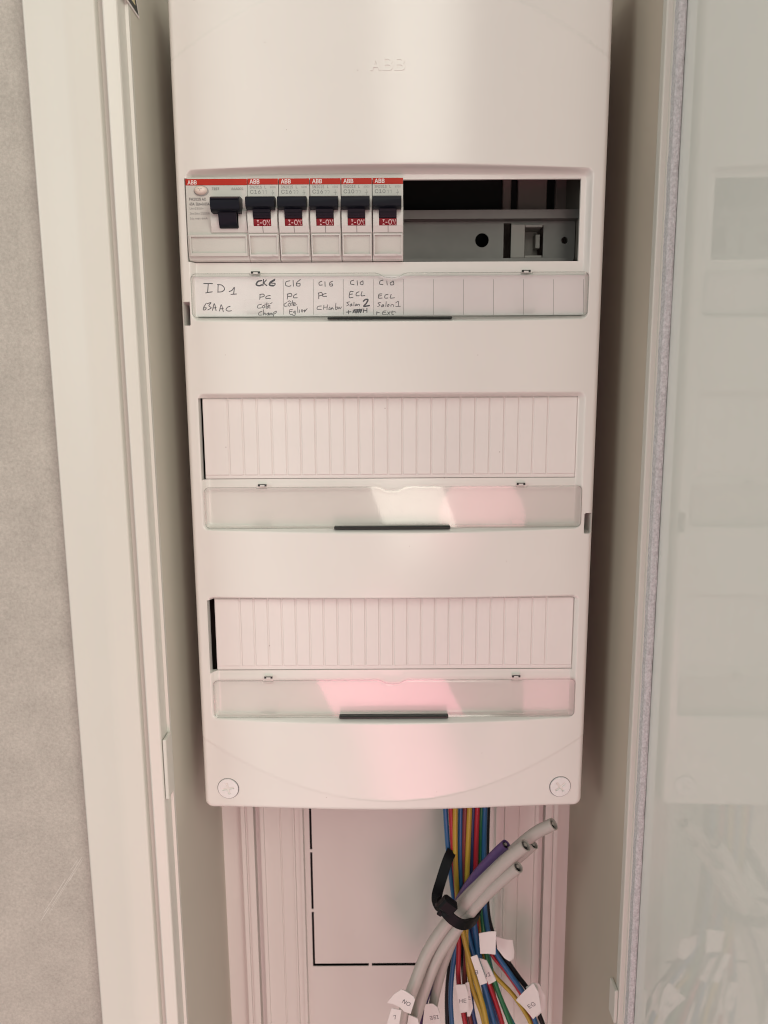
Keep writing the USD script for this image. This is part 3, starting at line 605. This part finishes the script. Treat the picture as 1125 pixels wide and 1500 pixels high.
ww('blue wire right of the green one, running to the bent white tag', 'blue', [(711, 1160), (709, 1260), (711, 1340), (724, 1390), (747, 1426), (771, 1462), (787, 1505)], .049, .040)
ww('black wire on the right edge of the bundle', 'wblack', [(715, 1160), (713, 1260), (715, 1340), (731, 1388), (755, 1425), (777, 1456), (797, 1505)], .052, .044)
ww('yellow wire sagging to the bent white tag at the right', 'yellow', [(700, 1290), (703, 1340), (706, 1390), (722, 1425), (752, 1458), (774, 1492), (782, 1515)], .055, .042, .0016)
ww('thin red wire beside the blue one running to the bent tag', 'wred', [(704, 1290), (710, 1345), (718, 1393), (741, 1424), (765, 1460), (783, 1505)], .055, .045, .0014)
ww('black wire at the lower left, beside the blue one', 'wblack', [(676, 1330), (668, 1370), (659, 1415), (655, 1460), (656, 1515)], .056, .050)
ww('bright blue wire hanging below the cable tie', 'blue', [(690, 1300), (694, 1345), (700, 1390), (708, 1430), (713, 1470), (716, 1515)], .044, .044, .0022)
ww('thin dark blue wire below the small tag lettered E', 'dblue', [(684, 1330), (688, 1390), (689, 1440), (692, 1480), (700, 1515)], .053, .047)
ww('teal wire below the tags, outermost right of the hanging fan', 'teal', [(706, 1300), (710, 1360), (718, 1410), (728, 1446), (742, 1480), (760, 1515)], .053, .048, .0014)
ww('short red and brown wire seen right of the hanging blue one', 'maroon', [(702, 1295), (705, 1340), (708, 1375), (716, 1420), (725, 1470), (728, 1515)], .057, .054)
ww('dull yellow green wire behind the square white tag', 'gy', [(706, 1290), (710, 1340), (712, 1375), (714, 1400), (722, 1450), (724, 1515)], .058, .054)

ww('black wire glimpsed behind the left red and yellow green wires', 'wblack', [(663, 1160), (668, 1260), (674, 1330), (678, 1400), (686, 1515)], .058, .056, .0022)
ww('dark blue wire glimpsed behind the maroon wire in the middle', 'dblue', [(679, 1160), (680, 1260), (686, 1330), (700, 1400), (722, 1515)], .058, .056, .0022)
ww('dark green wire glimpsed behind the right red wire', 'green', [(697, 1160), (696, 1260), (700, 1330), (710, 1400), (734, 1515)], .059, .057, .0022)
ww('second black wire behind the blue ones at the right of the bundle', 'wblack', [(709, 1160), (706, 1260), (706, 1330), (712, 1400), (731, 1515)], .058, .056, .0022)

# grey and purple cables
def cable(name, label, col, pts, r, cat):
    P = px_path(pts, 10); P[:, 1] = np.where(P[:, 1] > .09, .09, P[:, 1])
    T, N, B = frames(P)
    c = thing(name, label, cat, P[-1])
    S0 = circ(r, 20); obj('sheath', sweep(P, S0, caps=False), col, c, smooth=50)
    e = P[0]; t = -T[0]
    ring = [sweep(np.array([P[0] + t * .0001, P[0] + T[0] * .004]), circ(r * .80, 20), caps=False)]
    V_ = []; S1, S2 = circ(r, 20), circ(r * .80, 20)
    V_ = np.vstack([e + S1[:, :1] * N[0] + S1[:, 1:] * B[0], e + S2[:, :1] * N[0] + S2[:, 1:] * B[0]])
    F_ = [];
    for j in range(20):
        k_ = (j + 1) % 20; F_ += [(j, 20 + k_, k_), (j, 20 + j, 20 + k_)]
    ring.append(trimesh.Trimesh(V_, F_, process=False))
    obj('cut_rim', ring, col, c)
    q = e + T[0] * .0022
    obj('filling', sweep(np.array([q, q + T[0] * .0015]), circ(r * .79, 16)), 'core', c)
    for j in range(3):
        a_ = j * 2.1 + .4; o_ = e + (N[0] * math.cos(a_) + B[0] * math.sin(a_)) * r * .38
        obj('core_wire', sweep(np.array([o_ + T[0] * .0010, o_ + T[0] * .0035]), circ(r * .33, 10)), ('grey', 'wblack', 'core')[j], c, smooth=50)
    return c
cable('cable', 'grey cable whose cut end reaches furthest up right', 'grey', [(811, 1207, .004), (782, 1222, .010), (745, 1253, .020), (705, 1292, .030), (672, 1328, .034), (645, 1368, .032), (630, 1400, .030), (614, 1440, .026), (602, 1480, .022), (594, 1520, .018)], .0041, 'cable')
cable('cable', 'thick grey cable in front, its cut end just left of another', 'grey', [(770, 1238, -.002), (748, 1255, .003), (712, 1290, .013), (680, 1326, .020), (652, 1356, .022), (626, 1396, .020), (608, 1440, .014), (594, 1478, .010), (585, 1520, .008)], .0043, 'cable')
cable('cable', 'grey cable with its cut end tucked behind the thick front one', 'grey', [(782, 1237, .010), (765, 1252, .014), (728, 1285, .022), (700, 1318, .030), (676, 1352, .034), (660, 1385, .034), (646, 1425, .034), (635, 1470, .032), (628, 1520, .030)], .0034, 'cable')
cable('cable', 'grey cable with the lowest cut end, under the others', 'grey', [(759, 1270, .000), (738, 1287, .006), (708, 1315, .014), (683, 1344, .019), (660, 1373, .020), (640, 1405, .020), (624, 1445, .018), (609, 1490, .016), (600, 1525, .014)], .0039, 'cable')
cable('purple_cable', 'purple cable cut short, running behind the grey cables', 'purple', [(741, 1237, .020), (724, 1253, .026), (697, 1283, .034), (674, 1318, .040), (655, 1362, .040), (638, 1412, .038), (624, 1455, .034), (614, 1490, .028), (610, 1525, .026)], .0034, 'cable')

# cable tie
tie = thing('cable_tie', 'black plastic strap tying the grey cables to the wire bundle', 'cable tie', at(658, 1330, .012))
P = px_path([(662, 1246, .046), (655, 1262, .040), (646, 1290, .034), (640, 1312, .026), (641, 1326, .018), (650, 1331, .012)], 8)
sec = np.array([(-.0008, -.0026), (.0008, -.0026), (.0008, .0026), (-.0008, .0026)])
def ribbon(P, hw, ht, face):
    """Flat strap whose broad side faces along the vectors face."""
    T = np.gradient(P, axis=0); T /= np.linalg.norm(T, axis=1)[:, None]
    Nn = np.array(face, float); Nn = np.broadcast_to(Nn, P.shape).copy(); Nn -= T * (Nn * T).sum(1)[:, None]; Nn /= np.linalg.norm(Nn, axis=1)[:, None]
    Bb = np.cross(T, Nn); n = len(P); V_ = []
    for a_, b_ in ((-1, -1), (-1, 1), (1, 1), (1, -1)): V_.append(P + Nn * ht * a_ + Bb * hw * b_)
    V_ = np.stack(V_, 1).reshape(-1, 3); F_ = []
    for i in range(n - 1):
        for j in range(4):
            a_, b_ = i * 4 + j, i * 4 + (j + 1) % 4; F_ += [(a_, b_, b_ + 4), (a_, b_ + 4, a_ + 4)]
    F_ += [(0, 2, 1), (0, 3, 2)]; o = (n - 1) * 4; F_ += [(o, o + 1, o + 2), (o, o + 2, o + 3)]
    m = trimesh.Trimesh(V_, F_, process=False); m.fix_normals(); return m
obj('tail', ribbon(P, .0036, .0010, (-.35, -1, .1)), 'tie', tie, smooth=40)
P = px_path([(646, 1322, .034), (644, 1326, .020), (650, 1333, .010), (662, 1346, .0065), (676, 1354, .0075), (690, 1352, .014), (700, 1342, .026), (702, 1330, .038)], 8)
obj('loop', ribbon(P, .0034, .0011, (0, -1, 0.15)), 'tie', tie, smooth=40)
hd = bx(-.0056, .0056, -.0036, .0036, -.0046, .0046, .0012); hd.apply_transform(trimesh.transformations.rotation_matrix(.7, (0, 1, 0))); hd.apply_translation(at(656, 1326, .010))
obj('head', hd, 'tie', tie)
hd = bx(-.0018, .0018, -.001, .001, -.003, .003, .0005); hd.apply_transform(trimesh.transformations.rotation_matrix(.6, (0, 1, 0))); hd.apply_translation(at(646, 1336, .012))
obj('tongue', hd, 'tie', tie)

# tags
def cable_tag(label, pts, Y, txt=None, tx=None, h=.003, rot=0, bend=0.0, Y2=None, width=None):
    """Folded paper flag: outline pts in photograph pixels on the plane y = Y, curled towards the viewer by bend metres."""
    q = [at(a_, b_, Y) for a_, b_ in pts]; poly = Polygon([(p[0], p[2]) for p in q]).buffer(.0003, quad_segs=3).buffer(0)
    c = np.array(poly.centroid.coords[0]); ex = max(poly.bounds[2] - poly.bounds[0], .001)
    m = plate(poly, Y, .0003); m = m.subdivide_to_size(.0022) if bend else m
    def curl(m):
        if not bend: return m
        v = np.asarray(m.vertices).copy(); v[:, 1] += bend * (((v[:, 0] - c[0]) / (ex / 2)) ** 2 - .3); m = m.copy(); m.vertices = v; return m
    t = thing('cable_tag', label, 'cable tag', (c[0], Y, c[1]))
    fl = obj('flag', curl(m), 'tagm', t, smooth=40)
    m2 = plate(affinity.translate(affinity.scale(poly, .96, .94), .0004, -.0003), Y + .0011, .0003); m2 = m2.subdivide_to_size(.0022) if bend else m2
    obj('back_flag', curl(m2), 'tagm', t, smooth=40)
    if txt:
        o = at(tx[0], tx[1], Y); tm = text(txt, o[0], o[2], h, Y - .00031, width=width)
        R_ = trimesh.transformations.rotation_matrix(-rot, (0, 1, 0), o); tm.apply_transform(R_)
        obj('printing', curl(tm), 'pen', t)
    return t
cable_tag('white tag lettered NO on the leftmost grey cable', [(568, 1467), (578, 1456), (588, 1450), (595, 1453), (606, 1460), (607, 1464), (601, 1484), (592, 1481), (586, 1475), (577, 1470)], -.002, 'NO', (588, 1468), .0030, -.55, bend=-.0008)
cable_tag('narrow white tag below the NO tag at the lower left', [(574, 1477), (587, 1480), (584, 1500), (581, 1520), (566, 1520), (568, 1497)], -.003, '7', (577, 1493), .0030, .35)
cable_tag('pale tag stub on the grey cable in the lower centre left', [(599, 1487), (611, 1492), (613, 1500), (610, 1520), (594, 1520)], .005)
cable_tag('rounded white tag with upside down letters on the hanging grey cable', [(623, 1471), (634, 1471), (640, 1475), (643, 1483), (645, 1500), (644, 1520), (618, 1520), (620, 1495)], .020, 'ISE', (642, 1486), .0030, math.pi + .25, bend=-.001)
cable_tag('white tag lettered HE wrapped on the red wire', [(668, 1443), (681, 1442), (685, 1455), (686, 1481), (675, 1483)], .034, 'HE', (672, 1469), .0034, .06, width=.0052)
cable_tag('narrow white tag lettered E beside the HE tag', [(682, 1440), (686, 1439), (692, 1477), (688, 1488), (685, 1488), (684, 1460)], .037, 'E', (685, 1464), .0030, .1)
cable_tag('upright white tag lettered B on the hanging blue wire', [(690, 1402), (698, 1399), (713, 1439), (704, 1442)], .029, 'B', (695, 1427), .0034, .1)
cable_tag('white tag lettered u1 between the B tag and the yellow wire', [(703, 1404), (712, 1407), (726, 1436), (716, 1441)], .034, 'u1', (709, 1431), .0032, .2)
cable_tag('small pinkish tag half hidden behind the B tag', [(690, 1428), (697, 1430), (703, 1448), (693, 1449)], .042, 'D', (692, 1439), .0024, .1)
cable_tag('square blank white tag at the top of the hanging wires', [(702, 1367), (726, 1364), (725, 1397), (704, 1396)], .030, bend=-.0005)
cable_tag('blank white tag with a rounded tip, right of the square one', [(727, 1373), (750, 1377), (753, 1395), (752, 1404), (746, 1407), (739, 1402), (729, 1390)], .040, bend=.0012)
cable_tag('bent white tag lettered EG at the right end of the wires', [(756, 1463), (781, 1441), (788, 1453), (792, 1480), (781, 1492), (770, 1478)], .026, 'EG', (775, 1478), .0034, .6, bend=-.001)
cable_tag('blank outer flap of tag behind the EG tag', [(771, 1446), (781, 1440), (789, 1441), (798, 1459), (798, 1477), (787, 1488), (778, 1466)], .030)

# warning sticker on the left inner wall
def on_wall(poly, x, t):
    m = trimesh.creation.extrude_polygon(poly, t, engine='earcut'); v = np.asarray(m.vertices)
    m.vertices = np.stack([x + v[:, 2], v[:, 0], v[:, 1]], 1); return m
wx = XL + .0003 - math.tan(CROOK) * .28
tri = Polygon([(-.0085, .2726), (-.0345, .2726), (-.0215, .2951)])
st = thing('warning_sticker', 'triangular warning sticker with black border high on the left inner wall', 'sticker', (wx, -.02, .2665))
obj('backing', on_wall(tri.buffer(.0010, quad_segs=3), wx, .0001), 'inkwhite', st)
obj('border', on_wall(tri.buffer(-.0002).difference(tri.buffer(-.0030)), wx + .00012, .00005), 'grip', st)
obj('field', on_wall(tri.buffer(-.0030), wx + .00012, .00004), 'warn', st)
